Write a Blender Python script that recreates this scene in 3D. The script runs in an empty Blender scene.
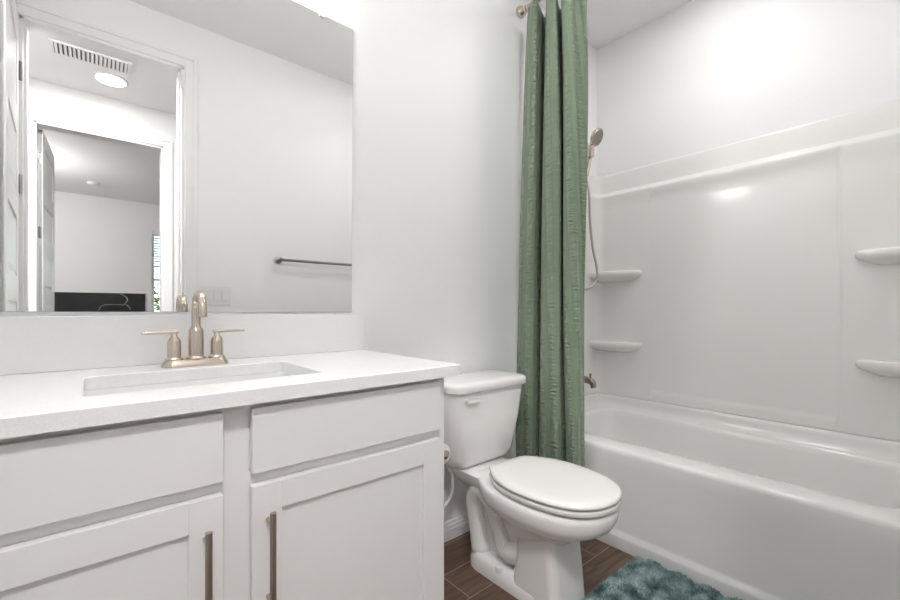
import bpy, bmesh, math, random
from mathutils import Vector, Matrix
random.seed(7)
C = bpy.context.scene.collection
PI = math.pi

# ---------------------------------------------------------------- camera, world, lights, exposure
H = 1.0425                      # eye height
YW = 1.445                      # mirror wall plane
YA = 1.465                      # alcove end wall plane
XF = 2.52                       # far alcove wall plane
XL = -0.37                      # left wall plane
YO = -0.03                      # doorway wall plane (bathroom side)
ZC = 2.75
cam_d = bpy.data.cameras.new('camera')
cam = bpy.data.objects.new('camera', cam_d); C.objects.link(cam)
cam.location = (0, 0, H); cam.rotation_euler = (PI/2, 0, -math.radians(40.4))
cam_d.sensor_width = 36; cam_d.lens = 417/900*36; cam_d.shift_y = 8.8/900
cam_d.clip_start = 0.01
bpy.context.scene.camera = cam
w = bpy.data.worlds.new('world'); bpy.context.scene.world = w; w.use_nodes = True
nt = w.node_tree; bg = nt.nodes['Background']
sky = nt.nodes.new('ShaderNodeTexSky'); sky.sky_type = 'NISHITA'
sky.sun_elevation = math.radians(50); sky.sun_rotation = math.radians(20); sky.sun_disc = False
nt.links.new(sky.outputs[0], bg.inputs[0]); bg.inputs[1].default_value = 0.8
VAN_E = 16.0; HALL_E = 0.5; BED_W = 44.0; CEIL_FILL_E = 10.5; DOOR_FILL_E = 24.5; SHOW_E = 3.3; DOOR2_FILL_E = 17.0
vs = bpy.context.scene.view_settings
vs.view_transform = 'Standard'; vs.look = 'None'; vs.gamma = 1; vs.use_curve_mapping = False
vs.exposure = 0.4
def lamp(name, kind, loc, power, size=0.2, rot=(0,0,0), col=(1,1,1)):
    d = bpy.data.lights.new(name, kind); d.energy = power; d.color = col
    if kind == 'AREA': d.shape = 'DISK'; d.size = size
    else: d.shadow_soft_size = size
    o = bpy.data.objects.new(name, d); C.objects.link(o); o.location = loc; o.rotation_euler = rot
    return o
lamp('bedroom_daylight', 'POINT', (-0.9, -3.6, 2.3), BED_W, 0.25, col=(1,.99,.98))
lamp('doorway_fill_lamp', 'AREA', (-0.12, -0.40, 2.735), DOOR_FILL_E, 0.17, col=(1,.995,.99))  # added lamp, unseen in frame and mirror: low frontal fill through the doorway
lamp('hall_side_fill_lamp', 'AREA', (-0.56, -0.40, 2.735), DOOR2_FILL_E, 0.17, col=(1,.995,.99))  # added unseen lamp, aimed through the door at tub apron and toilet side
lamp('shower_downlight', 'AREA', (1.95, .68, 2.735), SHOW_E, 0.17, col=(1,.995,.98))
lamp('hall_downlight', 'AREA', (0.09, -1.11, 2.735), HALL_E, 0.17, col=(1,.99,.98))

# ---------------------------------------------------------------- materials
def mat(name, col, rough=0.5, metal=0.0, spec=0.5, coat=0.0, bump=None, var=None, emit=None):
    m = bpy.data.materials.new(name); m.use_nodes = True
    n = m.node_tree; b = n.nodes['Principled BSDF']
    b.inputs['Base Color'].default_value = (*col, 1)
    b.inputs['Roughness'].default_value = rough; b.inputs['Metallic'].default_value = metal
    b.inputs['Specular IOR Level'].default_value = spec; b.inputs['Coat Weight'].default_value = coat
    b.inputs['Coat Roughness'].default_value = 0.05
    if emit:
        b.inputs['Emission Color'].default_value = (*emit[:3], 1); b.inputs['Emission Strength'].default_value = emit[3]
    tc = n.nodes.new('ShaderNodeTexCoord')
    if var:
        t = n.nodes.new('ShaderNodeTexNoise'); t.inputs['Scale'].default_value = var[0]; t.inputs['Detail'].default_value = 4
        r = n.nodes.new('ShaderNodeValToRGB'); r.color_ramp.elements[0].color = (*var[1], 1); r.color_ramp.elements[1].color = (*col, 1)
        r.color_ramp.elements[0].position = .35; r.color_ramp.elements[1].position = .65
        n.links.new(tc.outputs['Object'], t.inputs['Vector']); n.links.new(t.outputs['Fac'], r.inputs[0]); n.links.new(r.outputs[0], b.inputs['Base Color'])
    if bump:
        t = n.nodes.new('ShaderNodeTexNoise'); t.inputs['Scale'].default_value = bump[0]; t.inputs['Detail'].default_value = 3
        u = n.nodes.new('ShaderNodeBump'); u.inputs['Strength'].default_value = bump[1]; u.inputs['Distance'].default_value = bump[2]
        n.links.new(tc.outputs['Object'], t.inputs['Vector']); n.links.new(t.outputs['Fac'], u.inputs['Height']); n.links.new(u.outputs[0], b.inputs['Normal'])
    return m
M = {}
M['wall'] = mat('white wall paint', (.93,.93,.935), .6, bump=(55,.25,.002))
M['hallwall'] = mat('hall wall paint', (.92,.915,.91), .6, bump=(55,.2,.002))
M['ceil'] = mat('ceiling paint', (.93,.925,.92), .8, bump=(70,.2,.002))
M['trim'] = mat('white trim paint', (.90,.90,.905), .35)
M['cab'] = mat('cabinet paint', (.86,.845,.835), .38)
M['gap'] = mat('cabinet interior', (.25,.24,.23), .8)
M['quartz'] = mat('white quartz', (.92,.92,.915), .22, var=(420,(.86,.86,.855)))
M['porc'] = mat('white porcelain', (.90,.88,.87), .1, coat=.3)
M['seatm'] = mat('white seat plastic', (.86,.84,.82), .2)
M['acr'] = mat('white acrylic', (.91,.90,.885), .15, coat=.2, bump=(2.2,.5,.012))
M['sinkm'] = mat('sink porcelain', (.85,.85,.84), .1)
M['nick'] = mat('brushed nickel', (.62,.53,.46), .26, metal=1)
M['nick2'] = mat('satin nickel pull', (.45,.38,.34), .32, metal=1)
M['steel'] = mat('towel bar metal', (.27,.265,.26), .3, metal=1)
M['bronze'] = mat('dark spout metal', (.36,.29,.23), .28, metal=1)
M['hose'] = mat('braided hose', (.48,.44,.40), .4, metal=.8)
M['mirror'] = mat('mirror silver', (.87,.875,.868), 0.0, metal=1)
M['medge'] = mat('mirror edge', (.45,.48,.46), .2)
M['clear'] = mat('clear plastic', (.85,.85,.85), .15)
M['plast'] = mat('white plastic', (.85,.85,.85), .35)
M['black'] = mat('black board', (.012,.012,.013), .25)
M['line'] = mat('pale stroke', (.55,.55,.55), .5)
M['paper'] = mat('toilet paper', (.85,.84,.83), .9)
M['card'] = mat('cardboard core', (.42,.33,.24), .8)
M['dark'] = mat('dark gap', (.05,.05,.05), .8)
M['grill'] = mat('vent recess', (.12,.12,.12), .8)
M['glow'] = mat('frosted lamp', (.9,.9,.9), .4, emit=(1,.985,.965,VAN_E))
M['cglow'] = mat('fill lamp diffuser', (.9,.9,.9), .4, emit=(1,.995,.985,CEIL_FILL_E))  # glow of the added ceiling light
M['disc'] = mat('downlight lens', (.9,.9,.9), .4, emit=(1,.98,.95,9))
M['green'] = mat('shrub leaves', (.20,.33,.06), .7, var=(9,(.07,.14,.03)))
M['bed'] = mat('white blind', (.88,.88,.88), .5)
M['jet'] = mat('spray plate', (.28,.25,.23), .35, metal=.5)

# floor tile: wood look planks
m = bpy.data.materials.new('wood look floor tile'); m.use_nodes = True; M['floor'] = m
n = m.node_tree; b = n.nodes['Principled BSDF']; L = n.links.new
tc = n.nodes.new('ShaderNodeTexCoord'); mp = n.nodes.new('ShaderNodeMapping')
mp.inputs['Location'].default_value = (-0.11, 0.012, 0)
L(tc.outputs['Object'], mp.inputs['Vector'])
br = n.nodes.new('ShaderNodeTexBrick'); br.offset = .37; br.offset_frequency = 2
br.inputs['Scale'].default_value = 1; br.inputs['Brick Width'].default_value = .92; br.inputs['Row Height'].default_value = .1587
br.inputs['Mortar Size'].default_value = .0022; br.inputs['Mortar Smooth'].default_value = .1
br.inputs['Color1'].default_value = (.115,.070,.050,1); br.inputs['Color2'].default_value = (.165,.105,.075,1); br.inputs['Mortar'].default_value = (.34,.27,.22,1)
L(mp.outputs[0], br.inputs['Vector'])
gp = n.nodes.new('ShaderNodeMapping'); gp.inputs['Scale'].default_value = (2.2, 22, 1); L(tc.outputs['Object'], gp.inputs['Vector'])
gn = n.nodes.new('ShaderNodeTexNoise'); gn.inputs['Scale'].default_value = 2.5; gn.inputs['Detail'].default_value = 7; gn.inputs['Distortion'].default_value = .6
L(gp.outputs[0], gn.inputs['Vector'])
gr = n.nodes.new('ShaderNodeValToRGB'); gr.color_ramp.elements[0].color = (.5,.5,.5,1); gr.color_ramp.elements[1].color = (1.35,1.3,1.25,1)
gr.color_ramp.elements[0].position = .3; gr.color_ramp.elements[1].position = .7
L(gn.outputs['Fac'], gr.inputs[0])
mx = n.nodes.new('ShaderNodeMix'); mx.data_type = 'RGBA'; mx.blend_type = 'MULTIPLY'; mx.inputs[0].default_value = 1
L(br.outputs['Color'], mx.inputs[6]); L(gr.outputs[0], mx.inputs[7])
mx2 = n.nodes.new('ShaderNodeMix'); mx2.data_type = 'RGBA'
L(br.outputs['Fac'], mx2.inputs[0]); L(mx.outputs[2], mx2.inputs[6]); mx2.inputs[7].default_value = (.34,.27,.22,1)
L(mx2.outputs[2], b.inputs['Base Color']); b.inputs['Roughness'].default_value = .42
bu = n.nodes.new('ShaderNodeBump'); bu.invert = True; bu.inputs['Strength'].default_value = .5; bu.inputs['Distance'].default_value = .002
L(br.outputs['Fac'], bu.inputs['Height']); L(bu.outputs[0], b.inputs['Normal'])

# curtain: seersucker, uses UV (u along cloth in metres, v = height in metres)
m = bpy.data.materials.new('sage seersucker cloth'); m.use_nodes = True; M['cloth'] = m
n = m.node_tree; b = n.nodes['Principled BSDF']; L = n.links.new
uv = n.nodes.new('ShaderNodeUVMap'); sp = n.nodes.new('ShaderNodeSeparateXYZ'); L(uv.outputs[0], sp.inputs[0])
def mth(op, a, bb=None):
    q = n.nodes.new('ShaderNodeMath'); q.operation = op
    for i, x in enumerate((a, bb)):
        if x is None: continue
        if isinstance(x, (int, float)): q.inputs[i].default_value = x
        else: L(x, q.inputs[i])
    return q.outputs[0]
stripe = mth('MULTIPLY', mth('ADD', mth('SINE', mth('MULTIPLY', sp.outputs[0], 2*PI/.075)), .35), .8)
stripe = mth('MAXIMUM', stripe, 0.0)
nm = n.nodes.new('ShaderNodeMapping'); nm.inputs['Scale'].default_value = (16, 95, 1); L(uv.outputs[0], nm.inputs['Vector'])
nn = n.nodes.new('ShaderNodeTexNoise'); nn.inputs['Scale'].default_value = 1.0; nn.inputs['Detail'].default_value = 2; L(nm.outputs[0], nn.inputs['Vector'])
hgt = mth('MULTIPLY', nn.outputs['Fac'], mth('ADD', stripe, .25))
bu = n.nodes.new('ShaderNodeBump'); bu.inputs['Strength'].default_value = 1.0; bu.inputs['Distance'].default_value = .02
L(hgt, bu.inputs['Height']); L(bu.outputs[0], b.inputs['Normal'])
cr = n.nodes.new('ShaderNodeValToRGB'); cr.color_ramp.elements[0].color = (.20,.262,.178,1); cr.color_ramp.elements[1].color = (.31,.385,.275,1)
L(hgt, cr.inputs[0]); L(cr.outputs[0], b.inputs['Base Color'])
b.inputs['Roughness'].default_value = .75; b.inputs['Sheen Weight'].default_value = .25

# bath mat
m = bpy.data.materials.new('teal chenille pile'); m.use_nodes = True; M['pile'] = m
n = m.node_tree; b = n.nodes['Principled BSDF']; L = n.links.new
tc = n.nodes.new('ShaderNodeTexCoord'); t = n.nodes.new('ShaderNodeTexNoise'); t.inputs['Scale'].default_value = 16; t.inputs['Detail'].default_value = 6
L(tc.outputs['Object'], t.inputs['Vector'])
cr = n.nodes.new('ShaderNodeValToRGB'); e = cr.color_ramp.elements
e[0].position = .36; e[0].color = (.09,.15,.155,1); e[1].position = .64; e[1].color = (.55,.68,.66,1)
k = e.new(.5); k.color = (.27,.40,.395,1)
L(t.outputs['Fac'], cr.inputs[0]); L(cr.outputs[0], b.inputs['Base Color']); b.inputs['Roughness'].default_value = .9

# ---------------------------------------------------------------- helpers
def link(name, bm, m, parent=None, smooth=False, loc=None):
    bmesh.ops.recalc_face_normals(bm, faces=bm.faces)
    me = bpy.data.meshes.new(name); bm.to_mesh(me); bm.free()
    o = bpy.data.objects.new(name, me); C.objects.link(o)
    me.materials.append(M[m] if isinstance(m, str) else m)
    if smooth:
        for p in me.polygons: p.use_smooth = True
        if smooth != 'all':
            me.set_sharp_from_angle(angle=math.radians(smooth if isinstance(smooth, (int, float)) and smooth is not True else 35))
    if parent:
        o.parent = parent; o.matrix_parent_inverse = Matrix.Translation(-Vector(parent.location))
    return o
def tag(o, label, cat, group=None):
    o['label'] = label; o['category'] = cat
    if group: o['group'] = group
    return o
def thing(name, label, cat, loc=(0,0,0), group=None):
    o = bpy.data.objects.new(name, None); C.objects.link(o); o.location = loc; o.empty_display_size = .05
    return tag(o, label, cat, group)
def struct(name, bm, m, parent=None, **k):
    o = link(name, bm, m, parent, **k)
    if not parent: o['kind'] = 'structure'
    return o
def bx(bm, x0, x1, y0, y1, z0, z1, bev=0, seg=2):
    t = bmesh.new()
    bmesh.ops.create_cube(t, size=1)
    for v in t.verts:
        v.co = Vector(((x0+x1)/2+v.co.x*(x1-x0), (y0+y1)/2+v.co.y*(y1-y0), (z0+z1)/2+v.co.z*(z1-z0)))
    if bev: bmesh.ops.bevel(t, geom=t.edges[:], offset=bev, segments=seg, profile=.5, affect='EDGES')
    merge(bm, t)
    return bm
def merge(bm, t):
    me = bpy.data.meshes.new('tmp'); t.to_mesh(me); t.free(); bm.from_mesh(me); bpy.data.meshes.remove(me)
def box(*a, **k): return bx(bmesh.new(), *a, **k)
def loft(bm, rings, cap0=True, cap1=True, closed=True):
    vs_ = [[bm.verts.new(p) for p in r] for r in rings]
    nn_ = len(rings[0])
    for a, b_ in zip(vs_, vs_[1:]):
        for i in range(nn_ if closed else nn_-1):
            j = (i+1) % nn_
            bm.faces.new((a[i], a[j], b_[j], b_[i]))
    if cap0 and closed: bm.faces.new(vs_[0][::-1])
    if cap1 and closed: bm.faces.new(vs_[-1])
    return bm
def catmull(pts, n_=8):
    P = [Vector(p) for p in pts]; P = [P[0]*2-P[1]] + P + [P[-1]*2-P[-2]]
    out = []
    for i in range(1, len(P)-2):
        for k in range(n_):
            t = k/n_; a, b_, c, d = P[i-1:i+3]
            out.append(.5*((2*b_)+(c-a)*t+(2*a-5*b_+4*c-d)*t*t+(3*b_-a-3*c+d)*t**3))
    out.append(P[-2]); return out
def tube(bm, pts, r, n_=16, cap=True, sm=0, flat=1.0):
    if sm: 
        rr = r
        if not isinstance(r, (int, float)):
            q = catmull([(x,0,0) for x in r], sm); rr = [v.x for v in q]
        pts = catmull(pts, sm); r = rr
    P = [Vector(p) for p in pts]
    rad = [r]*len(P) if isinstance(r, (int, float)) else list(r)
    T = []
    for i in range(len(P)):
        d = (P[min(i+1, len(P)-1)]-P[max(i-1, 0)])
        T.append(d.normalized() if d.length > 1e-9 else Vector((0,0,1)))
    u = T[0].orthogonal().normalized()
    rings = []
    for i in range(len(P)):
        if i: u = T[i-1].rotation_difference(T[i]) @ u
        v = T[i].cross(u)
        rings.append([P[i]+rad[i]*(math.cos(2*PI*k/n_)*u+math.sin(2*PI*k/n_)*v*flat) for k in range(n_)])
    return loft(bm, rings, cap, cap)
def lathe(bm, prof, c, axis=(0,0,1), n_=28):
    ax = Vector(axis).normalized(); u = ax.orthogonal().normalized(); v = ax.cross(u); c = Vector(c)
    rings = [[c+ax*h+max(r, 1e-4)*(math.cos(2*PI*k/n_)*u+math.sin(2*PI*k/n_)*v) for k in range(n_)] for r, h in prof]
    return loft(bm, rings)
def rrect(x0, x1, y0, y1, r, z, seg=6, zf=None):
    pts = []
    for cx, cy, a0 in ((x1-r, y1-r, 0), (x0+r, y1-r, PI/2), (x0+r, y0+r, PI), (x1-r, y0+r, 1.5*PI)):
        for k in range(seg+1):
            a = a0+PI/2*k/seg; pts.append(Vector((cx+r*math.cos(a), cy+r*math.sin(a), z)))
    return pts
def prism(bm, poly, z0, z1, axis='z'):
    def P(a, b_, c): return {'z': (a,b_,c), 'y': (a,c,b_), 'x': (c,a,b_)}[axis]
    return loft(bm, [[Vector(P(a,b_,z0)) for a, b_ in poly], [Vector(P(a,b_,z1)) for a, b_ in poly]])

# ---------------------------------------------------------------- room shell
YH = -1.48; YB = -5.43; T = .12
struct('floor', box(-3.2, 3.0, -5.6, 1.6, -.08, 0), 'floor')
struct('ceiling', box(-3.2, 3.0, -5.6, 1.6, ZC, ZC+.1), 'ceil')
bm = bmesh.new()
bx(bm, XL-.12, 1.712, YW, YW+.14, 0, ZC)
struct('wall_mirror', bm, 'wall')
struct('wall_alcove', box(1.7125, XF+.12, YA, YA+.12, 0, ZC), 'wall')
struct('wall_right', box(XF, XF+.12, YO-T, YA-.0005, 0, ZC), 'wall')
struct('wall_left', box(XL-.12, XL, YO, YW, 0, ZC), 'wall')
DX0, DX1, DZ = -.282, .402, 2.475
bm = bmesh.new()
bx(bm, -3.0, DX0, YO-T, YO-.0005, 0, ZC); bx(bm, DX1, XF, YO-T, YO, 0, ZC); bx(bm, DX0, DX1, YO-T, YO, DZ, ZC)
struct('wall_doorway', bm, 'wall')
EX0, EX1 = -.345, .447; DZ2 = 2.44
bm = bmesh.new()
bx(bm, -3.0, EX0, YH-T, YH, 0, ZC); bx(bm, EX1, XF, YH-T, YH, 0, ZC); bx(bm, EX0, EX1, YH-T, YH, DZ2, ZC)
struct('wall_hall', bm, 'hallwall')
struct('wall_hall_left', box(-3.1, -3.0, YB, YO-T, 0, ZC), 'hallwall')
struct('wall_hall_right', box(XF+.12, XF+.2, YB, YO-T, 0, ZC), 'hallwall')
WX0, WX1, WZ0, WZ1 = .70, 1.62, .75, 2.30
bm = bmesh.new()
bx(bm, -3.0, WX0, YB-.12, YB, 0, ZC); bx(bm, WX1, XF+.12, YB-.12, YB, 0, ZC)
bx(bm, WX0, WX1, YB-.12, YB, 0, WZ0); bx(bm, WX0, WX1, YB-.12, YB, WZ1, ZC)
struct('wall_bedroom', bm, 'hallwall')

def casing(bm, x0, x1, zt, y, s, wd=.07):
    # s = direction the casing sticks out of the wall
    for (a, b_, c, d) in ((x0-wd, x0-.004, 0, zt+wd), (x1+.004, x1+wd, 0, zt+wd), (x0-.004, x1+.004, zt+.004, zt+wd)):
        bx(bm, a, b_, min(y, y+s*.012), max(y, y+s*.012), c, d, .002, 1)
    for (a, b_, c, d) in ((x0-wd, x0-wd+.022, 0, zt+wd), (x1+wd-.022, x1+wd, 0, zt+wd), (x0-wd+.022, x1+wd-.022, zt+wd-.022, zt+wd)):
        bx(bm, a, b_, min(y+s*.012, y+s*.018), max(y+s*.012, y+s*.018), c, d, .002, 1)
bm = bmesh.new(); casing(bm, DX0, DX1, DZ, YO, 1); casing(bm, DX0, DX1, DZ, YO-T, -1)
for a, b_ in ((DX0, DX0+.012), (DX1-.012, DX1)): bx(bm, a, b_, YO-T, YO, 0, DZ)
bx(bm, DX0, DX1, YO-T, YO, DZ-.012, DZ)
for a, b_ in ((DX0+.012, DX0+.022), (DX1-.022, DX1-.012)): bx(bm, a, b_, YO-T, YO-.05, 0, DZ-.012)
struct('trim_1', bm, 'trim')
bm = bmesh.new(); casing(bm, EX0, EX1, DZ2, YH, 1); casing(bm, EX0, EX1, DZ2, YH-T, -1)
for a, b_ in ((EX0, EX0+.012), (EX1-.012, EX1)): bx(bm, a, b_, YH-T, YH, 0, DZ2)
bx(bm, EX0, EX1, YH-T, YH, DZ2-.012, DZ2)
struct('trim_2', bm, 'trim')

def baseboard(name, x0, x1, y, s):
    prof = [(0,0),(.014,0),(.014,.045),(.011,.052),(.011,.062),(.007,.068),(.006,.078),(.0,.082)]
    bm = bmesh.new()
    loft(bm, [[Vector((x, y+s*d, z)) for d, z in prof] for x in (x0, x1)])
    return struct(name, bm, 'trim')
baseboard('baseboard_mirror', .751, 1.712, YW, -1)
baseboard('baseboard_doorway', DX1+.072, 1.70, YO, 1)
baseboard('baseboard_bedroom', -3.0, WX0+2, YB, 1)

# door leaves: six-panel stacks of horizontal panels
def leaf(name, hinge, ang, wd, hinges, hm='steel'):
    e = bpy.data.objects.new(name, None); C.objects.link(e); e['kind'] = 'structure'
    # built along +x from hinge, thickness toward +y, then rotated
    th = .035; bm = bmesh.new(); bx(bm, 0, wd, .006, th-.006, .01, 2.424)
    DZ = 2.44; rails = [(.01,.28),(.68,.80),(1.075,1.195),(1.47,1.59),(1.865,1.985),(2.30,DZ-.016)]
    for a, b_ in rails: bx(bm, .10, wd-.10, 0, th, a, b_)
    bx(bm, 0, .10, 0, th, .01, DZ-.016); bx(bm, wd-.10, wd, 0, th, .01, DZ-.016)
    def fin(o):
        o.parent = e
    o = link('leaf', bm, 'trim'); fin(o)
    for (a, b_) in zip(rails, rails[1:]):
        z0, z1 = a[1]+.012, b_[0]-.012
        bm = bmesh.new()
        for y0, y1, sgn in ((.006, -.001, 1), (th-.006, th+.001, 1)):
            r0 = [(.112,z0),(wd-.112,z0),(wd-.112,z1),(.112,z1)]
            r1 = [(.135,z0+.023),(wd-.135,z0+.023),(wd-.135,z1-.023),(.135,z1-.023)]
            yy = y0+(y1-y0)*.6
            loft(bm, [[Vector((x,y0,z)) for x,z in r0], [Vector((x,yy,z)) for x,z in r1]])
        fin(link('panel', bm, 'trim'))
    for z in hinges:
        bm = bmesh.new(); tube(bm, [(-.004, -.006, z-.045), (-.004, -.006, z+.045)], .007, 10)
        bx(bm, -.002, .0, -.004, th-.006, z-.045, z+.045)
        fin(link('hinge', bm, hm))
    bm = bmesh.new(); lathe(bm, [(.03,0),(.03,.006),(.011,.012),(.011,.04),(.013,.045)], (wd-.06, 0, .95), (0,-1,0))
    tube(bm, [(wd-.06,-.045,.95),(wd-.10,-.048,.95),(wd-.17,-.046,.95)], .009, 12)
    fin(link('lever_handle', bm, 'nick'))
    e.location = hinge; e.rotation_euler = (0,0,ang); return e
leaf('door_1', (DX0, YO+.016, 0), math.radians(87.3), .66, [.25,.95,1.65,2.2])
leaf('door_2', (EX0+.003, YH-T-.005, 0), math.radians(-88), .74, [.25,.93,1.63,2.2])

# bedroom window with blinds, garden beyond
win = bpy.data.objects.new('window_1', None); C.objects.link(win); win['kind'] = 'structure'; win.location = (WX0, YB, WZ0)
bm = bmesh.new()
for a in ((WX0, WX0+.04, WZ0, WZ1), (WX1-.04, WX1, WZ0, WZ1), (WX0+.04, WX1-.04, WZ0, WZ0+.04), (WX0+.04, WX1-.04, WZ1-.04, WZ1), (WX0+.04, WX1-.04, 1.5, 1.54)):
    bx(bm, a[0], a[1], YB-.10, YB-.05, a[2], a[3])
link('window_frame', bm, 'trim', win)
bm = box(WX0+.04, WX1-.04, YB-.08, YB-.076, WZ0+.04, WZ1-.04)
g = mat('window glass', (1,1,1), 0); g.node_tree.nodes['Principled BSDF'].inputs['Transmission Weight'].default_value = 1; g.node_tree.nodes['Principled BSDF'].inputs['IOR'].default_value = 1.02
link('pane', bm, g, win)
bl = thing('window_blind', 'white slatted blind drawn over the upper bedroom window', 'blind', (WX0, YB-.03, WZ1))
bm = box(WX0+.003, WX1-.003, YB-.048, YB-.008, WZ1-.045, WZ1-.003); link('headrail', bm, 'bed', bl)
z = WZ1-.06; bm = bmesh.new()
while z > WZ0+.05:
    t = bmesh.new(); bx(t, WX0+.006, WX1-.006, -.022, .022, -.0012, .0012)
    tilt = math.radians(38 if z > 1.72 else 4)
    bmesh.ops.rotate(t, verts=t.verts, cent=(0,0,0), matrix=Matrix.Rotation(tilt, 3, 'X'))
    bmesh.ops.translate(t, verts=t.verts, vec=(0, YB-.028, z)); merge(bm, t); z -= .042
link('slats', bm, 'bed', bl)
bm = bmesh.new()
for i in range(1400):
    p = Vector((random.uniform(.5,2.6), YB-1.6+random.uniform(-.35,.35), random.uniform(0,1)**.8*1.5+random.uniform(-.05,.1)))
    a = random.uniform(.03,.06); u = Vector([random.gauss(0,1) for _ in range(3)]).normalized(); v = u.orthogonal().normalized()
    vv = [bm.verts.new(p+q) for q in (u*a, v*a*.5, -u*a, -v*a*.5)]; bm.faces.new(vv)
tag(link('shrub', bm, 'green'), 'green garden shrub seen outside the bedroom window', 'shrub')
struct('ground', box(-4, 5, -12, YB-.125, -.15, -.05), mat('garden ground', (.3,.27,.2), .9))

# ---------------------------------------------------------------- vanity
CX0, CX1, CYF, CZT = XL+.003, .780, .868, .8865
BX0, BX1, BYF = -.323, .748, .905
van = thing('vanity_cabinet', 'light grey shaker vanity cabinet under the white countertop', 'cabinet', (.2125, 1.15, 0))
bm = bmesh.new()
bx(bm, BX0, BX0+.018, BYF+.02, YW-.002, .10, CZT-.031); bx(bm, BX1-.018, BX1, BYF+.02, YW-.002, 0, CZT-.031)
bx(bm, BX0+.018, BX1-.018, BYF+.02, YW-.002, .10, .118); bx(bm, BX0+.018, BX1-.018, YW-.02, YW-.003, .118, CZT-.031)
link('carcass', bm, 'cab', van)
bm = bmesh.new()
ztop = CZT-.0305
bx(bm, BX0, BX0+.026, BYF, BYF+.0195, .10, ztop); bx(bm, BX1-.027, BX1, BYF, BYF+.0195, .10, ztop); bx(bm, .187, .238, BYF, BYF+.0195, .10, ztop)
for a, b_ in ((BX0+.026, .187), (.238, BX1-.027)):
    bx(bm, a, b_, BYF, BYF+.0195, .841, ztop); bx(bm, a, b_, BYF, BYF+.0195, .687, .712); bx(bm, a, b_, BYF, BYF+.0195, .10, .125)
link('face_frame', bm, 'cab', van)
link('toe_kick', box(BX0+.02, BX1-.019, BYF+.08, BYF+.095, 0, .099), 'cab', van)
YD = BYF-.019
for k, (a, b_) in enumerate(((-.296, .187), (.238, .721))):
    d = link('drawer_front', box(a, b_, YD, BYF-.0005, .712, .8435, bev=.0015), 'cab', van)
    bm = bmesh.new(); z0, z1 = .13, .688; st = .058
    bx(bm, a, a+st, YD, BYF-.0005, z0, z1, .0012, 1); bx(bm, b_-st, b_, YD, BYF-.0005, z0, z1, .0012, 1)
    bx(bm, a+st-.0005, b_-st+.0005, YD, BYF-.0005, z0, z0+st, .0008, 1); bx(bm, a+st-.0005, b_-st+.0005, YD, BYF-.0005, z1-st, z1, .0008, 1)
    dr = link('door', bm, 'cab', van)
    p = link('door_panel', box(a+st-.002, b_-st+.002, YD+.008, BYF-.001, z0+st-.002, z1-st+.002), 'cab', dr)
    p.matrix_parent_inverse = Matrix.Identity(4)
    hx = .156 if k == 0 else .268
    bm = bmesh.new(); tube(bm, [(hx, YD-.032, .639), (hx, YD-.032, .435)], .0062, 14)
    for z in (.615, .459): tube(bm, [(hx, YD-.001, z), (hx, YD-.03, z)], .0045, 10)
    h = link('handle', bm, 'nick2', dr, smooth=True); h.matrix_parent_inverse = Matrix.Identity(4); h['label'] = 'nickel bar handle'

# countertop with rectangular sink cut-out
SX0, SX1, SY0, SY1 = -.018, .428, .982, 1.268
top = thing('countertop', 'white quartz vanity countertop with low backsplash under the mirror', 'countertop', (.2, 1.15, CZT-.03))
bm = bmesh.new()
zt, zb = CZT, CZT-.03
def ringrect(z, o, i): return z
N = 8
outer = lambda ins, z: rrect(CX0+ins, CX1-ins, CYF+ins, YW-.001-ins, .003, z, N)
inner = lambda ins, z: rrect(SX0-ins, SX1+ins, SY0-ins, SY1+ins, .022, z, N)
loft(bm, [inner(0, zb), inner(0, zt-.002), inner(.002, zt), outer(.0015, zt), outer(0, zt-.0015), outer(0, zb), inner(0, zb)], False, False)
bmesh.ops.remove_doubles(bm, verts=bm.verts, dist=1e-5)
link('slab', bm, 'quartz', top)
link('backsplash', box(CX0, .790, YW-.021, YW-.001, CZT+.0003, H-.0185, bev=.0015), 'quartz', top)

bm = bmesh.new()
def si(ins, z, r): return rrect(SX0+ins, SX1-ins, SY0+ins, SY1-ins, r, z, 8)
loft(bm, [si(-.02, CZT-.031, .03), si(.0005, CZT-.0308, .023), si(.001, CZT-.034, .024), si(.003, CZT-.05, .030), si(.012, CZT-.13, .05), si(.03, CZT-.155, .06), si(.08, CZT-.165, .05)], False, True)
so = link('sink_basin', bm, 'sinkm', smooth='all')
tag(so, 'white rectangular undermount sink basin set in the countertop', 'sink')
bm = bmesh.new(); lathe(bm, [(.022,0),(.022,.002),(.016,.003),(.005,.004)], (.205,1.125,CZT-.165)); o = link('drain', bm, 'nick', so, smooth=True)

# faucet
fx, fy = .213, 1.335
fa = thing('faucet', 'brushed nickel two-handle faucet on countertop behind the sink', 'faucet', (fx, fy, CZT))
bm = bmesh.new()
loft(bm, [rrect(fx-.081, fx+.081, fy-.028, fy+.028, .027, CZT+.0003, 8), rrect(fx-.080, fx+.080, fy-.027, fy+.027, .026, CZT+.006, 8), rrect(fx-.074, fx+.074, fy-.022, fy+.022, .0215, CZT+.016, 8), rrect(fx-.071, fx+.071, fy-.020, fy+.020, .0195, CZT+.019, 8)])
link('base_plate', bm, 'nick', fa, smooth=40)
bz = CZT+.019
bm = bmesh.new()
lathe(bm, [(.024,0),(.024,.003),(.019,.008),(.0185,.075),(.0175,.080),(.0118,.088),(.0115,.10)], (fx, fy, bz))
R = .046; zc = H+.038-R+.002
pts = [(fx, fy, bz+.09), (fx, fy, zc-.02)] + [(fx, fy-R+R*math.cos(a), zc+R*math.sin(a)) for a in [PI*k/14 for k in range(0, 15)]] + [(fx, fy-2*R, zc-.015)]
tube(bm, pts, [.0115]*4+[.0105]*(len(pts)-4), 20)
link('spout', bm, 'nick', fa, smooth=40)
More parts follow.
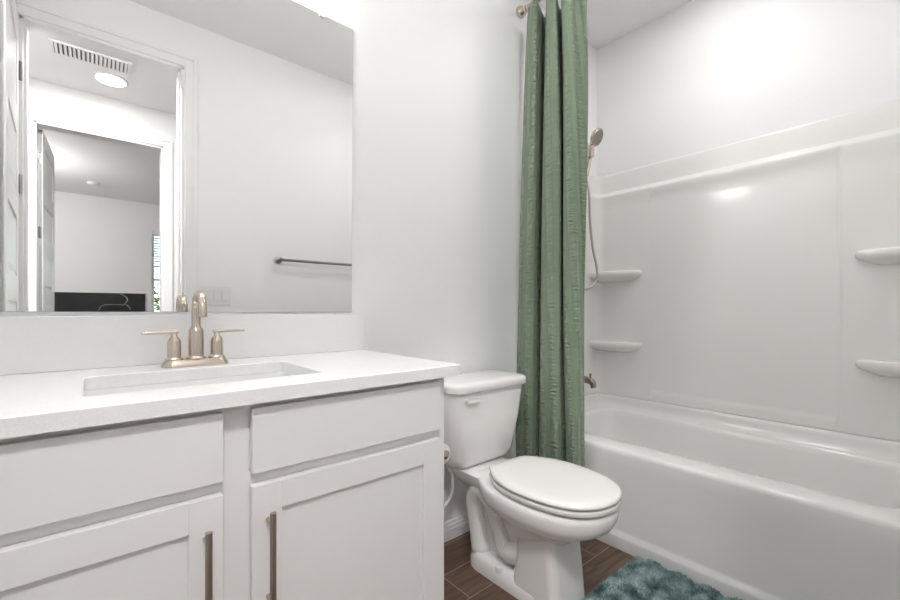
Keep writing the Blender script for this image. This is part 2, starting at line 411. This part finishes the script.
for s in (-1, 1):
    hx = fx+s*.051
    bm = bmesh.new(); lathe(bm, [(.021,0),(.021,.003),(.0165,.007),(.016,.047),(.0145,.053),(.0075,.063),(.007,.070)], (hx, fy, bz))
    hb = link('handle_body', bm, 'nick', fa, smooth=40)
    bm = bmesh.new(); bx(bm, min(hx-s*.010, hx+s*.072), max(hx-s*.010, hx+s*.072), fy-.0075, fy+.0075, bz+.0695, bz+.0775, .003, 3)
    hl = link('lever', bm, 'nick', hb, smooth=40); hl.matrix_parent_inverse = Matrix.Identity(4)

# ---------------------------------------------------------------- mirror (hung a touch clockwise)
MX0, MX1 = -.335, .738; MZ0, MZ1 = H-.0125, 2.100
mir = thing('mirror', 'large frameless wall mirror above the vanity counter', 'mirror', (.2, YW, MZ0))
def rotm(bm):
    bmesh.ops.rotate(bm, verts=bm.verts, cent=(.738, YW, MZ0), matrix=Matrix.Rotation(math.radians(.35), 3, 'Y')); return bm
link('backing', rotm(box(MX0, MX1, YW-.0042, YW-.0004, MZ0, MZ1)), 'medge', mir)
link('glass', rotm(box(MX0+.0008, MX1-.0008, YW-.0052, YW-.0043, MZ0+.0008, MZ1-.0008)), 'mirror', mir)
for cxx in (.62, -.2):
    bm = bmesh.new(); bx(bm, cxx-.010, cxx+.010, YW-.011, YW-.0055, MZ1-.012+.001, MZ1+.012, .002, 2)
    bx(bm, cxx-.010, cxx+.010, YW-.006, YW-.0005, MZ1+.002, MZ1+.012)
    link('mirror_clip', bm, 'clear', mir)

# vanity light fixture on the wall above the mirror
vl = thing('vanity_light', 'three-shade nickel vanity light on wall above mirror', 'light', (.213, YW, 2.35))
link('back_plate', box(-.10, .526, YW-.03, YW-.001, 2.34, 2.42, bev=.004), 'nick', vl)
for xx in (-.02, .213, .446):
    bm = bmesh.new(); tube(bm, [(xx, YW-.03, 2.38), (xx, YW-.09, 2.385), (xx, YW-.115, 2.36), (xx, YW-.115, 2.335)], .009, 12, sm=4)
    lathe(bm, [(.03,0),(.032,.02),(.01,.03)], (xx, YW-.115, 2.325)); link('arm', bm, 'nick', vl, smooth=True)
    bm = bmesh.new(); lathe(bm, [(.048,-.0),(.054,.02),(.054,.10),(.05,.12),(.03,.127)], (xx, YW-.115, 2.198)); link('shade', bm, 'glow', vl, smooth=40)

# ---------------------------------------------------------------- opposite wall, seen in the mirror
tb = thing('towel_bar', 'grey metal towel bar on the wall reflected in mirror', 'towel bar', (1.24, YO, 1.37))
bm = bmesh.new(); tube(bm, [(.93, YO+.042, 1.372), (1.56, YO+.042, 1.372)], .0095, 16); link('bar', bm, 'steel', tb, smooth=True)
for xx in (.945, 1.545):
    bm = bmesh.new(); lathe(bm, [(.024,.0005),(.024,.008),(.012,.014),(.012,.030),(.016,.034),(.016,.050),(.010,.054)], (xx, YO, 1.372), (0,1,0)); link('mounting_post', bm, 'steel', tb, smooth=40)
sw = thing('switch_plate', 'white three-gang light switch plate beside the doorway', 'light switch', (.573, YO, 1.124))
link('plate', box(.490, .656, YO+.0005, YO+.006, 1.064, 1.184, bev=.002), 'plast', sw)
for k in range(3):
    xx = .573+(k-1)*.046
    bm = bmesh.new(); loft(bm, [[Vector((x, YO+.0065, z)) for x, z in ((xx-.016,1.09),(xx+.016,1.09),(xx+.016,1.158),(xx-.016,1.158))], [Vector((x, YO+y, z)) for x, z, y in ((xx-.015,1.092,.008),(xx+.015,1.092,.008),(xx+.015,1.156,.012),(xx-.015,1.156,.012))]])
    link('rocker', bm, 'plast', sw)

vent = thing('ceiling_vent', 'white slotted air return grille in the hall ceiling', 'vent', (-.015, -.85, ZC))
link('recess', box(-.205, .175, -.925, -.775, ZC-.004, ZC-.0005), 'grill', vent)
bm = bmesh.new()
for a in ((-.225,.195,-.94,-.925),(-.225,.195,-.775,-.76),(-.225,-.205,-.925,-.775),(.175,.195,-.925,-.775)): bx(bm, *a, ZC-.010, ZC-.0005)
link('frame', bm, 'trim', vent)
for k in range(17):
    xx = -.205+.38*(k+.5)/17
    t = bmesh.new(); bx(t, -.009, .009, -.925, -.775, -.0008, .0008); bmesh.ops.rotate(t, verts=t.verts, cent=(0,0,0), matrix=Matrix.Rotation(math.radians(35), 3, 'Y')); bmesh.ops.translate(t, verts=t.verts, vec=(xx, 0, ZC-.009))
    link('slat', t, 'trim', vent)
dl = thing('recessed_light', 'round glowing recessed downlight in the hall ceiling beside the vent', 'light', (.09, -1.11, ZC))
bm = bmesh.new(); lathe(bm, [(.105,-.0005),(.103,-.006),(.094,-.010),(.090,-.0125)], (.09,-1.11,ZC)); link('trim_ring', bm, 'trim', dl, smooth=True)
bm = bmesh.new(); lathe(bm, [(.089,-.0128),(.087,-.0138),(.01,-.0142)], (.09,-1.11,ZC)); link('lens', bm, 'disc', dl, smooth=True)
cl = thing('added_ceiling_light', 'added unseen fill ceiling light above the bathroom floor', 'light', (1.3, .72, ZC))  # added out of view for soft room fill, no such fixture known
bm = bmesh.new(); lathe(bm, [(.19,-.0005),(.19,-.02),(.18,-.028),(.165,-.03)], (1.3,.72,ZC)); link('trim_ring', bm, 'trim', cl, smooth=40)  # ring of the added ceiling light
bm = bmesh.new(); lathe(bm, [(.164,-.0305),(.160,-.045),(.12,-.062),(.05,-.072),(.005,-.074)], (1.3,.72,ZC)); link('added_diffuser', bm, 'cglow', cl, smooth=True)
dl = thing('recessed_light', 'added unseen fill downlight in hall ceiling just outside bathroom doorway', 'light', (-.12, -.40, ZC))  # housing made up for the added doorway fill lamp
bm = bmesh.new(); lathe(bm, [(.105,-.0005),(.103,-.006),(.094,-.010),(.090,-.0125)], (-.12,-.40,ZC)); link('trim_ring', bm, 'trim', dl, smooth=True)  # ring of the added doorway fill light
bm = bmesh.new(); lathe(bm, [(.089,-.0128),(.087,-.0138),(.01,-.0142)], (-.12,-.40,ZC)); link('lens', bm, 'disc', dl, smooth=True)  # lens of the added doorway fill light
dl = thing('recessed_light', 'round recessed downlight in ceiling above the bathtub', 'light', (1.95, .68, ZC))
bm = bmesh.new(); lathe(bm, [(.105,-.0005),(.103,-.006),(.094,-.010),(.090,-.0125)], (1.95,.68,ZC)); link('trim_ring', bm, 'trim', dl, smooth=True)
bm = bmesh.new(); lathe(bm, [(.089,-.0128),(.087,-.0138),(.01,-.0142)], (1.95,.68,ZC)); link('lens', bm, 'disc', dl, smooth=True)
bm = bmesh.new(); lathe(bm, [(.065,-.0005),(.065,-.02),(.05,-.035),(.01,-.037)], (-.02, -4.55, ZC)); tag(link('smoke_detector', bm, 'plast', smooth=True), 'small round white smoke detector on the bedroom ceiling', 'smoke detector')
pnl = thing('wall_panel', 'black rectangular panel with pale curved strokes on bedroom wall', 'wall art', (.1, YB, .75))
link('board', box(-.47, .613, YB+.001, YB+.035, .72, 1.285), 'black', pnl)
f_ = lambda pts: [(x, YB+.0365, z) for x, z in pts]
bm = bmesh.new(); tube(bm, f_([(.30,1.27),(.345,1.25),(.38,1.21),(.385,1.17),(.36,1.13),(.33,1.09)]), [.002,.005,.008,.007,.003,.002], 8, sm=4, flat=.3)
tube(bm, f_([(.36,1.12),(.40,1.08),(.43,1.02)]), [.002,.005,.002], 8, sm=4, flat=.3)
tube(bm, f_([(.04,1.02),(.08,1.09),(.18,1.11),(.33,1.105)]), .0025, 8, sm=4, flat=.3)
link('curved_stroke', bm, 'line', pnl, smooth=True)  # pale curves raised on the board as thin flattened tubes

# ---------------------------------------------------------------- bathtub
TY0, TY1 = YO+.004, YA-.004; TXB = XF-.004
tub = thing('bathtub', 'white alcove bathtub with plain apron along the far wall', 'bathtub', (2.12, .7, 0))
bm = bmesh.new()
def tr(x0, z, r=.004, e=0): return rrect(x0, TXB, TY0, TY1, r, z, 10)
def ti(dx0, d1, z, r): return rrect(1.875+dx0, 2.448-d1, TY0+.09+d1*1.6, 1.355-d1*.7, r, z, 10)
loft(bm, [tr(1.728,0), tr(1.728,.048), tr(1.731,.058), tr(1.742,.068), tr(1.746,.08), tr(1.748,.36), tr(1.749,.405), tr(1.752,.417), tr(1.758,.4235), tr(1.768,.426),
          ti(-.012,-.012,.426,.10), ti(-.003,-.004,.423,.095), ti(.003,.003,.414,.09), ti(.008,.008,.39,.09), ti(.03,.03,.22,.10), ti(.045,.045,.14,.11), ti(.075,.075,.10,.10), ti(.13,.13,.085,.08)], True, True)
link('tub_shell', bm, 'acr', tub, smooth=50)
# U-shaped path round the alcove, inward normals
def upath(inset, rc, x_start=1.76, n_c=10, n_l=40, n_s=10):
    x1 = XF-inset; ya = YA-inset; yb = YO+inset; P = []
    for k in range(n_s+1): P.append((x_start+(x1-rc-x_start)*k/n_s, ya))
    for k in range(1, n_c+1):
        a = PI/2-PI/2*k/n_c; P.append((x1-rc+rc*math.cos(a), ya-rc+rc*math.sin(a)))
    for k in range(1, n_l+1): P.append((x1, ya-rc+(yb+rc-ya+rc)*k/n_l))
    for k in range(1, n_c+1):
        a = -PI/2*k/n_c; P.append((x1-rc+rc*math.cos(a), yb+rc+rc*math.sin(a)))
    for k in range(1, n_s+1): P.append((x1-rc+(x_start-x1+rc)*k/n_s, yb))
    return P
def usweep(prof, rc0, x_start=1.76, **k):
    bm = bmesh.new(); rows = []
    for d, z in prof: rows.append([Vector((x, y, z)) for x, y in upath(d, max(rc0-d, .004), x_start, **k)])
    loft(bm, rows, closed=False); return bm
bm = usweep([(.006,.427),(.006,.498),(.030,.498),(.034,.494),(.035,.475),(.038,.455),(.046,.438),(.057,.4262)], .07, 1.762)
link('back_ledge', bm, 'acr', tub, smooth=50)

# surround: height field on the alcove path
sur = thing('shower_surround', 'glossy white shower wall surround above the bathtub', 'shower surround', (2.3, .7, .5))
def sstep(a, b_, x):
    t = max(0, min(1, (x-a)/(b_-a))); return t*t*(3-2*t)
zs = [.5005,.503,.51] + [.53+.01*k for k in range(8)] + [.62+.1*k for k in range(11)] + [1.64+.01*k for k in range(12)] + [1.757,1.764,1.770,1.776,1.781,1.784,1.786,1.788,1.80,1.85,1.893,1.899,1.902,1.902]
P0 = []
x1 = XF-.03; rc = .045
def base_path():
    out = []
    for k in range(9): out.append(((1.76+(XF-rc-.03-1.76)*k/8), YA, 0, -1))
    for k in range(1, 11):
        a = PI/2-PI/2*k/10; out.append((XF-rc-.03+(rc+.03)*math.cos(a), YA-rc-.03+(rc+.03)*math.sin(a), -math.cos(a), -math.sin(a)))
    ys = [YA-rc-.03-.001]
    y = ys[0]
    marks = (1.105, .297)
    while y > YO+rc+.03:
        near = min(abs(y-mk) for mk in marks); y -= .0035 if near < .022 else .02; ys.append(max(y, YO+rc+.03))
    for y in ys: out.append((XF, y, -1, 0))
    for k in range(1, 11):
        a = -PI/2*k/10; out.append((XF-rc-.03+(rc+.03)*math.cos(a), YO+rc+.03+(rc+.03)*math.sin(a), -math.cos(a), -math.sin(a)))
    for k in range(1, 9): out.append((XF-rc-.03+(1.76-XF+rc+.03)*k/8, YO, 0, 1))
    return out
BP = base_path(); rows = []
for z in zs:
    d0 = .020 + .010*sstep(1.66,1.757,z) - .022*sstep(1.757,1.788,z)
    if z >= 1.899: d0 = .005 if z > 1.9 else .007
    row = []
    for i, (x, y, nx, ny) in enumerate(BP):
        d = d0
        if nx == -1:
            inp = sstep(1.105+.006, 1.105-.006, y) if y > .7 else sstep(.297-.006, .297+.006, y)
            iz = sstep(.545,.556,z)*(1-sstep(1.70,1.757,z))
            d -= .006*inp*iz
            # shallow groove beside the panel
            g_ = max(0, 1-abs(y-1.113)/.012, 1-abs(y-.289)/.012)
            d -= .009*g_*(1-sstep(1.74,1.77,z))*sstep(.51,.53,z)
        if z == zs[-1]: d = .0008
        row.append(Vector((x+nx*d, y+ny*d, z)))
    rows.append(row)
bm = bmesh.new(); loft(bm, rows, closed=False)
link('surround_panel', bm, 'acr', sur, smooth='all')
def shelf(yc_, s, z, LN=.285):
    # yc_ = alcove corner y, s = direction along the far wall away from the corner
    xw = XF-.018; e = .035
    def outl(ins, zz):
        pts = [(xw, yc_), (xw, yc_+s*(LN-ins))]
        L_, W_ = LN-ins, .105-ins
        for k in range(1, 9):
            a = PI/2*k/8; pts.append((xw-.05*math.sin(a)*W_/.105, yc_+s*(L_-.06*(1-math.cos(a)))))
        for k in range(1, 9):
            t = k/8; pts.append((xw-.05*W_/.105-(W_-.05*W_/.105)*math.sin(t*PI/2), yc_+s*((L_-.06)*(1-t)+.0*t)))
        return [Vector((px, py, zz)) for px, py in pts]
    bm = bmesh.new()
    loft(bm, [outl(.16, z-.075) if False else outl(.075, z-.068), outl(.045, z-.056), outl(.014, z-.041), outl(.003, z-.032), outl(0, z-.020), outl(.001, z-.010), outl(.006, z-.003), outl(.016, z)])
    return link('shelf', bm, 'acr', sur, smooth=60)
shelf(YA-.019, -1, 1.278); shelf(YA-.019, -1, .840)
shelf(YO+.019, 1, 1.292, .250); shelf(YO+.019, 1, .828, .250)

# tub spout, hand shower
sp_ = thing('tub_spout', 'dark nickel tub spout on the wall beside the curtain', 'spout', (2.165, YA, .63))
bm = bmesh.new(); lathe(bm, [(.032,0),(.032,.006),(.024,.012)], (2.165, YA-.031, .632), (0,-1,0))
tube(bm, [(2.165, YA-.035, .632), (2.165, YA-.10, .633), (2.165, YA-.15, .630), (2.165, YA-.178, .618), (2.165, YA-.186, .592)], [.021,.021,.020,.018,.0165], 18, sm=5)
link('body', bm, 'bronze', sp_, smooth=40)
bm = bmesh.new(); lathe(bm, [(.005,0),(.005,.014),(.008,.017),(.008,.026),(.005,.028)], (2.165, YA-.165, .645)); link('diverter_knob', bm, 'bronze', sp_, smooth=True)
hs = thing('hand_shower', 'nickel hand shower head hanging beside the green curtain', 'shower head', (2.14, YA, 2.0))
ax = Vector((.08,-.88,-.46)).normalized()
c0 = Vector((2.215, 1.285, 2.035))
bm = bmesh.new(); lathe(bm, [(.02,-.032),(.040,-.022),(.0505,-.008),(.052,.0),(.050,.004),(.045,.005)], c0, ax); link('head', bm, 'nick', hs, smooth=40)
bm = bmesh.new(); lathe(bm, [(.044,.0052),(.043,.0075),(.01,.008)], c0, ax)
u = ax.orthogonal().normalized(); v = ax.cross(u)
for rr, nn_ in ((.012,6),(.023,12),(.034,18)):
    for k in range(nn_):
        p = c0+ax*.008+u*rr*math.cos(2*PI*k/nn_)+v*rr*math.sin(2*PI*k/nn_); lathe(bm, [(.0028,0),(.0015,.003)], p, ax, 6)
link('spray_face', bm, 'jet', hs, smooth=40)
hb_ = c0-ax*.02
bm = bmesh.new(); tube(bm, [hb_+Vector((0,.0,0)), hb_+Vector((-.002,.012,-.04)), hb_+Vector((-.012,.02,-.10)), hb_+Vector((-.028,.03,-.20)), hb_+Vector((-.032,.032,-.23))], [.022,.017,.0135,.0125,.010], 16, sm=5)
link('handle', bm, 'nick', hs, smooth=40)
bm = bmesh.new(); lathe(bm, [(.033,0),(.033,.006),(.016,.014)], (2.13, YA-.0005, 2.05), (0,-1,0))
tube(bm, [(2.13, YA-.01, 2.05), (2.13, YA-.08, 2.06), (2.13, YA-.13, 2.04), (2.185, 1.315, 1.95)], .0105, 14, sm=5)
lathe(bm, [(.014,-.02),(.019,-.015),(.019,.02),(.014,.025)], (2.187, 1.312, 1.94)); link('wall_arm', bm, 'nick', hs, smooth=40)
hend = hb_+Vector((-.032,.032,-.23))
bm = bmesh.new(); tube(bm, [hend, (2.175,1.315,1.70), (2.185,1.315,1.55), (2.205,1.31,1.40), (2.235,1.30,1.27), (2.215,1.30,1.19), (2.12,1.33,1.155), (2.02,1.36,1.25), (2.02,1.38,1.5), (2.08,1.36,1.80), (2.17,1.325,1.91)], .0068, 12, sm=8)
link('hose', bm, 'hose', hs, smooth=True)

# ---------------------------------------------------------------- shower curtain, rod, rings
RX, RZ = 1.716, 2.612
rod = thing('curtain_rod', 'brushed nickel shower curtain rod mounted to the white wall', 'curtain rod', (RX, .7, RZ))
bm = bmesh.new(); tube(bm, [(RX, YW-.02, RZ), (RX, YO+.01, RZ)], .0125, 18); link('tube', bm, 'nick', rod, smooth=40)
for y, s in ((YW, -1), (YO, 1)):
    bm = bmesh.new(); lathe(bm, [(.030,.0008),(.031,.012),(.028,.022),(.020,.030),(.017,.034),(.017,.046),(.014,.048)], (RX, y, RZ), (0,s,0)); link('end_flange', bm, 'nick', rod, smooth=40)
CT = [(1.69, 1.3688), (1.665, 1.3232), (1.672, 1.2961), (1.79, 1.3403), (1.80, 1.3173), (1.7, 1.2642), (1.665, 1.2206), (1.67, 1.1841), (1.79, 1.2508), (1.80, 1.2334), (1.69, 1.1756), (1.655, 1.1294), (1.665, 1.104), (1.7, 1.1057), (1.71, 1.0856), (1.69, 1.0422)]
CB = [(1.672, 1.437), (1.65, 1.3814), (1.64, 1.3095), (1.69, 1.3073), (1.71, 1.3062), (1.655, 1.2723), (1.63, 1.2237), (1.635, 1.1373), (1.722, 1.1882), (1.724, 1.1636), (1.66, 1.122), (1.635, 1.0789), (1.64, 1.0502), (1.665, 1.0478), (1.69, 1.0502), (1.71, 1.0543)]
NT = 15*16
CTs = catmull([(a, b_, 0) for a, b_ in CT], 16); CBs = catmull([(a, b_, 0) for a, b_ in CB], 16)
def curtain_xy(t, f):
    i = min(int(round(t*NT)), NT); g_ = min(1, f*1.05)**.8
    p = CTs[i].lerp(CBs[i], g_)
    return p.x+.004*math.sin(7*f+11*t)*f, p.y+.004*math.sin(5*f+17*t)+.0-.018*math.sin(PI*min(1,f*1.6))*t*(1-f)
NZ = 60
bm = bmesh.new(); uvl = bm.loops.layers.uv.new('UVMap'); grid = []
zt_, zb_ = RZ-.040, .22
for j in range(NZ+1):
    f = j/NZ; z = zt_+(zb_-zt_)*f; row = []; acc = 0; prev = None
    for i in range(NT+1):
        t = i/NT; x, y = curtain_xy(t, f)
        if prev: acc += math.hypot(x-prev[0], y-prev[1])
        prev = (x, y)
        scal = .006*math.cos(2*PI*5*t)*max(0, 1-f*12)
        row.append((bm.verts.new((x, y, z-scal)), acc, z))
    grid.append(row)
for j in range(NZ):
    for i in range(NT):
        q = (grid[j][i], grid[j][i+1], grid[j+1][i+1], grid[j+1][i])
        fc = bm.faces.new([a[0] for a in q])
        for lp, a in zip(fc.loops, q): lp[uvl].uv = (a[1], a[2])
cu = link('shower_curtain', bm, 'cloth', smooth='all')
tag(cu, 'sage green puckered shower curtain gathered behind the toilet', 'curtain')
sol = cu.modifiers.new('thickness', 'SOLIDIFY'); sol.thickness = .002; sol.offset = 0
bmr = bmesh.new()
a0 = [(RX+.019*math.sin(a), 0, RZ-.004+.022*math.cos(a)) for a in [2*PI*k/20 for k in range(21)]]
tube(bmr, a0, .0016, 8); tube(bmr, [(RX, 0, RZ-.026), (RX-.003, 0, RZ-.052)], .0016, 8)
ys_ = [1.385, 1.335, 1.29, 1.245, 1.20, 1.15, 1.10]
r0 = link('curtain_ring', bmr, 'plast', smooth=True); r0.location = (0, ys_[0], 0)
G = 'hooks that carry the green shower curtain'
tag(r0, 'white curtain hook on the rod above the green curtain', 'curtain hook', G)
for y in ys_[1:]:
    r = r0.copy(); C.objects.link(r); r.location = (0, y, 0)

# ---------------------------------------------------------------- toilet
tx = 1.261
toi = thing('toilet', 'white two-piece toilet with closed lid between vanity and bathtub', 'toilet', (tx, 1.0, 0))
def egg(yf, yb, hw, z, cx=tx, n_=48, back=.0, pw=1.0):
    # front (toward camera) is -y; narrower round front, flatter back
    yc_ = yb-(yb-yf)*.40; pts = []
    for k in range(n_):
        a = 2*PI*k/n_; c, s = math.cos(a), math.sin(a)
        if s < 0: yy = yc_+(yc_-yf)*s; xx = cx+hw*(abs(c)**.92)*(1 if c > 0 else -1)
        else:
            e = .75-back*.35
            yy = yc_+(yb-yc_)*(abs(s)**e); xx = cx+hw*(abs(c)**(e*.9))*(1 if c > 0 else -1)
        pts.append(Vector((xx, yy, z)))
    return pts
HW = [(.664,0),(.672,.052),(.69,.092),(.72,.128),(.77,.157),(.83,.174),(.90,.182),(.96,.180),(1.02,.166),(1.06,.147),(1.095,.124),(1.12,.103),(1.147,.083)]
def seat_out(d, z, yb=1.147):
    pr = catmull([(y, h, 0) for y, h in HW], 4)
    cy = .92; L_ = []
    for p in pr:
        y = cy+(p.x-cy-(.018 if p.x > 1.13 else 0))*(1-d/.26)+.005; L_.append((max(p.y, 0)*(1-d/.182), y))
    pts = [Vector((tx+h, y, z)) for h, y in L_[1:]] + [Vector((tx-h, y, z)) for h, y in L_[::-1]]
    return pts
def bowl_out(yf, yb, hw, z):
    pr = catmull([(y, h, 0) for y, h in HW], 4); L_ = []
    for p in pr: L_.append((max(p.y, 0)*hw/.182, yf+(p.x-.664)*(yb-yf)/(1.147-.664)))
    return [Vector((tx+h, y, z)) for h, y in L_[1:]] + [Vector((tx-h, y, z)) for h, y in L_[::-1]]
bm = bmesh.new()
loft(bm, [bowl_out(.90,1.10,.07,.16), bowl_out(.85,1.12,.095,.215), bowl_out(.80,1.14,.118,.255), bowl_out(.752,1.165,.142,.283), bowl_out(.718,1.185,.162,.300), bowl_out(.694,1.205,.177,.318), bowl_out(.682,1.215,.185,.340), bowl_out(.677,1.22,.187,.364), bowl_out(.679,1.22,.186,.381), bowl_out(.69,1.21,.176,.387)], True, True)
bowl = link('bowl', bm, 'porc', toi, smooth=60)
bm = bmesh.new()
def ped(z, hw, y0, y1, r): return rrect(tx-hw, tx+hw, y0, y1, r, z, 10)
loft(bm, [ped(0,.102,.826,1.03,.035), ped(.012,.102,.826,1.03,.035), ped(.10,.098,.832,1.02,.034), ped(.20,.096,.842,1.01,.034), ped(.27,.098,.848,1.01,.034), ped(.31,.10,.86,1.0,.034)], True, True)
link('pedestal', bm, 'porc', toi, smooth=60)
# rear deck that carries the tank
bm = bmesh.new()
def deck(z, hw, y0, y1, r=.04): return rrect(tx-hw, tx+hw, y0, y1, r, z, 8)
loft(bm, [deck(.30,.075,1.12,1.33), deck(.335,.10,1.08,1.38), deck(.362,.118,1.06,1.40), deck(.380,.122,1.05,1.405), deck(.3855,.115,1.055,1.40)])
link('tank_deck', bm, 'porc', toi, smooth=60)
# base and trapway
bm = bmesh.new()
loft(bm, [deck(0,.106,.84,1.285,.09), deck(.028,.106,.84,1.285,.09), deck(.048,.098,.85,1.277,.085), deck(.060,.088,.86,1.268,.08), deck(.062,.05,.90,1.24,.05)])
loft(bm, [deck(.05,.040,.92,1.25,.03), deck(.20,.038,.98,1.27,.03), deck(.33,.060,1.0,1.30,.03)])
link('foot', bm, 'porc', toi, smooth=60)
bm = bmesh.new()
for s in (-1, 1):
    q = tx+s*.050
    tube(bm, [(q-s*.02,.93,.21),(q-s*.004,.99,.165),(q+s*.004,1.04,.125),(q+s*.004,1.085,.125),(q+s*.006,1.12,.19),(q+s*.008,1.155,.275),(q+s*.004,1.215,.305),(q-s*.006,1.262,.245),(q-s*.008,1.250,.15),(q-s*.004,1.225,.05)], [.040,.044,.044,.038,.035,.038,.042,.043,.040,.043], 20, sm=6)
link('trapway', bm, 'porc', toi, smooth='all')
for s in (-1, 1):
    bm = bmesh.new(); lathe(bm, [(.015,0),(.0155,.008),(.013,.018),(.006,.023)], (tx+s*.092,1.085,.047)); link('bolt_cap', bm, 'seatm', toi, smooth=True)
# seat + lid
bm = bmesh.new(); sring = seat_out
loft(bm, [sring(.012,.3945), sring(.003,.395), sring(.0,.400), sring(.001,.408), sring(.008,.4115), sring(.07,.4115), sring(.075,.395), sring(.012,.394)], False, False)
link('seat', bm, 'seatm', toi, smooth=50)
bm = bmesh.new()
loft(bm, [sring(.012,.4175), sring(.003,.4175), sring(.0005,.4195), sring(0,.425), sring(.004,.431), sring(.014,.4345), sring(.05,.4365), sring(.12,.4375)], True, True)
link('seat_lid', bm, 'seatm', toi, smooth=50)
for sg in (-1, 1): link('hinge', box(tx+sg*.052-.02, tx+sg*.052+.02, 1.112, 1.142, .3875, .416, bev=.006, seg=3), 'seatm', toi, smooth=40)
# tank
def tk(z, hw, y0, y1, r, bow=0):
    pts = rrect(tx-hw+.008, tx+hw+.008, y0, y1, r, z, 8)
    for p in pts:
        if p.y < (y0+y1)/2: p.y -= bow*(1-((p.x-tx-.008)/hw)**2)
    return pts
bm = bmesh.new()
loft(bm, [tk(.3865,.150,1.262,1.400,.045,.006), tk(.402,.165,1.250,1.408,.05,.008), tk(.43,.180,1.240,1.412,.052,.010), tk(.55,.200,1.226,1.418,.05,.012), tk(.70,.214,1.214,1.424,.045,.012), tk(.706,.212,1.216,1.424,.045,.012)])
link('tank', bm, 'porc', toi, smooth=50)
bm = bmesh.new()
loft(bm, [tk(.7065,.218,1.206,1.428,.05,.014), tk(.712,.226,1.198,1.430,.052,.014), tk(.732,.228,1.196,1.432,.054,.014), tk(.741,.225,1.199,1.430,.052,.014), tk(.746,.215,1.208,1.424,.048,.012), tk(.748,.19,1.230,1.41,.04,.01)])
link('tank_lid', bm, 'porc', toi, smooth=50)
bm = bmesh.new(); lathe(bm, [(.012,0),(.012,.008),(.007,.012),(.007,.018)], (tx-.145,1.218,.675), (0,-1,0))
tube(bm, [(tx-.155,1.198,.675),(tx-.12,1.197,.673),(tx-.085,1.199,.671)], [.0075,.007,.0055], 12); link('flush_lever', bm, 'seatm', toi, smooth=40)

# supply hose and stop valve
sv = thing('water_supply_line', 'white toilet supply hose curving from tank to wall valve', 'supply hose', (.95, YW, .2))
bm = bmesh.new()
lathe(bm, [(.012,0),(.018,.006),(.018,.026),(.014,.032)], (1.149, 1.335, .352)); link('tank_nut', bm, 'seatm', sv, smooth=40)
bm = bmesh.new(); tube(bm, [(1.149,1.335,.356),(1.153,1.337,.32),(1.164,1.35,.27),(1.150,1.365,.215),(1.10,1.38,.18),(.99,1.385,.17),(.94,1.385,.20)], .008, 12, sm=8); link('hose', bm, 'seatm', sv, smooth=True)
bm = bmesh.new(); lathe(bm, [(.028,.0005),(.028,.004),(.012,.008),(.010,.05),(.014,.055),(.014,.075)], (.94, YW, .205), (0,-1,0)); lathe(bm, [(.018,0),(.02,.008),(.016,.016)], (.94, YW-.076, .205), (0,-1,0)); link('stop_valve', bm, 'nick', sv, smooth=40)

# toilet roll on the cabinet side
th = thing('toilet_paper_holder', 'nickel toilet paper holder on the side of the vanity', 'toilet paper holder', (BX1, 1.09, .61))
bm = bmesh.new(); lathe(bm, [(.022,.0005),(.022,.006),(.010,.010),(.009,.037)], (BX1, 1.10, .612), (1,0,0))
tube(bm, [(BX1+.039,1.106,.612),(BX1+.039,.944,.612)], .0085, 14); lathe(bm, [(.011,0),(.0125,.003),(.0125,.009),(.008,.012)], (BX1+.039,.950,.612), (0,-1,0)); link('arm', bm, 'nick', th, smooth=40)
rl = thing('toilet_paper_roll', 'small white toilet paper roll beside the vanity cabinet edge', 'toilet paper', (BX1+.039, 1.01, .606))
bm = bmesh.new(); c_ = (BX1+.039, .962, .6065)
lathe(bm, [(.0175,.0),(.0325,.0),(.0335,.001),(.0335,.099),(.0325,.10),(.0175,.10),(.0175,0)], c_, (0,1,0), 36)
link('paper', bm, 'paper', rl, smooth=40)
bm = bmesh.new(); rings = []
lathe(bm, [(.0172,.001),(.0172,.099),(.0160,.099),(.0160,.001),(.0172,.001)], c_, (0,1,0), 36); link('cardboard_core', bm, 'card', rl, smooth=40)

# ---------------------------------------------------------------- bath mat
rug = thing('bath_mat', 'shaggy teal bath mat on the floor against the bathtub', 'bath mat', (1.45, .58, 0))
RX0, RX1, RY0, RY1 = 1.20, 1.715, .10, .820
link('backing', box(RX0+.01, RX1-.01, RY0+.01, RY1-.01, .0005, .006), mat('mat backing', (.12,.2,.2), .9), rug)
def rz(x, y):
    ed = min((x-RX0), (RX1-x), (y-RY0), (RY1-y)); e = sstep(-.005,.03,ed)
    wob = .012*math.sin(x*9+1)+.006*math.sin(x*23)
    return .008+e*(.006+.026*abs(math.sin(PI*(y+wob)/.098))**.7)
bm = bmesh.new()
nx_, ny_ = 90, 110; g = []
for j in range(ny_+1):
    y = RY0+(RY1-RY0)*j/ny_
    g.append([bm.verts.new((RX0+(RX1-RX0)*i/nx_, y, rz(RX0+(RX1-RX0)*i/nx_, y)-.004)) for i in range(nx_+1)])
for j in range(ny_):
    for i in range(nx_): bm.faces.new((g[j][i], g[j][i+1], g[j+1][i+1], g[j+1][i]))
for i in range(26000):
    x = random.uniform(RX0, RX1); y = random.uniform(RY0, RY1); z = rz(x, y)
    d = Vector((random.gauss(0,.45), random.gauss(0,.45)+.0, 1)).normalized(); l = random.uniform(.008,.016); w_ = .0016
    u = d.orthogonal().normalized(); u = Matrix.Rotation(random.uniform(0, 2*PI), 3, d) @ u
    p = Vector((x, y, z-.006))
    vv = [bm.verts.new(p-u*w_), bm.verts.new(p+u*w_), bm.verts.new(p+d*l+u*w_*.6), bm.verts.new(p+d*l-u*w_*.6)]
    bm.faces.new(vv)
link('pile', bm, 'pile', rug, smooth=False)
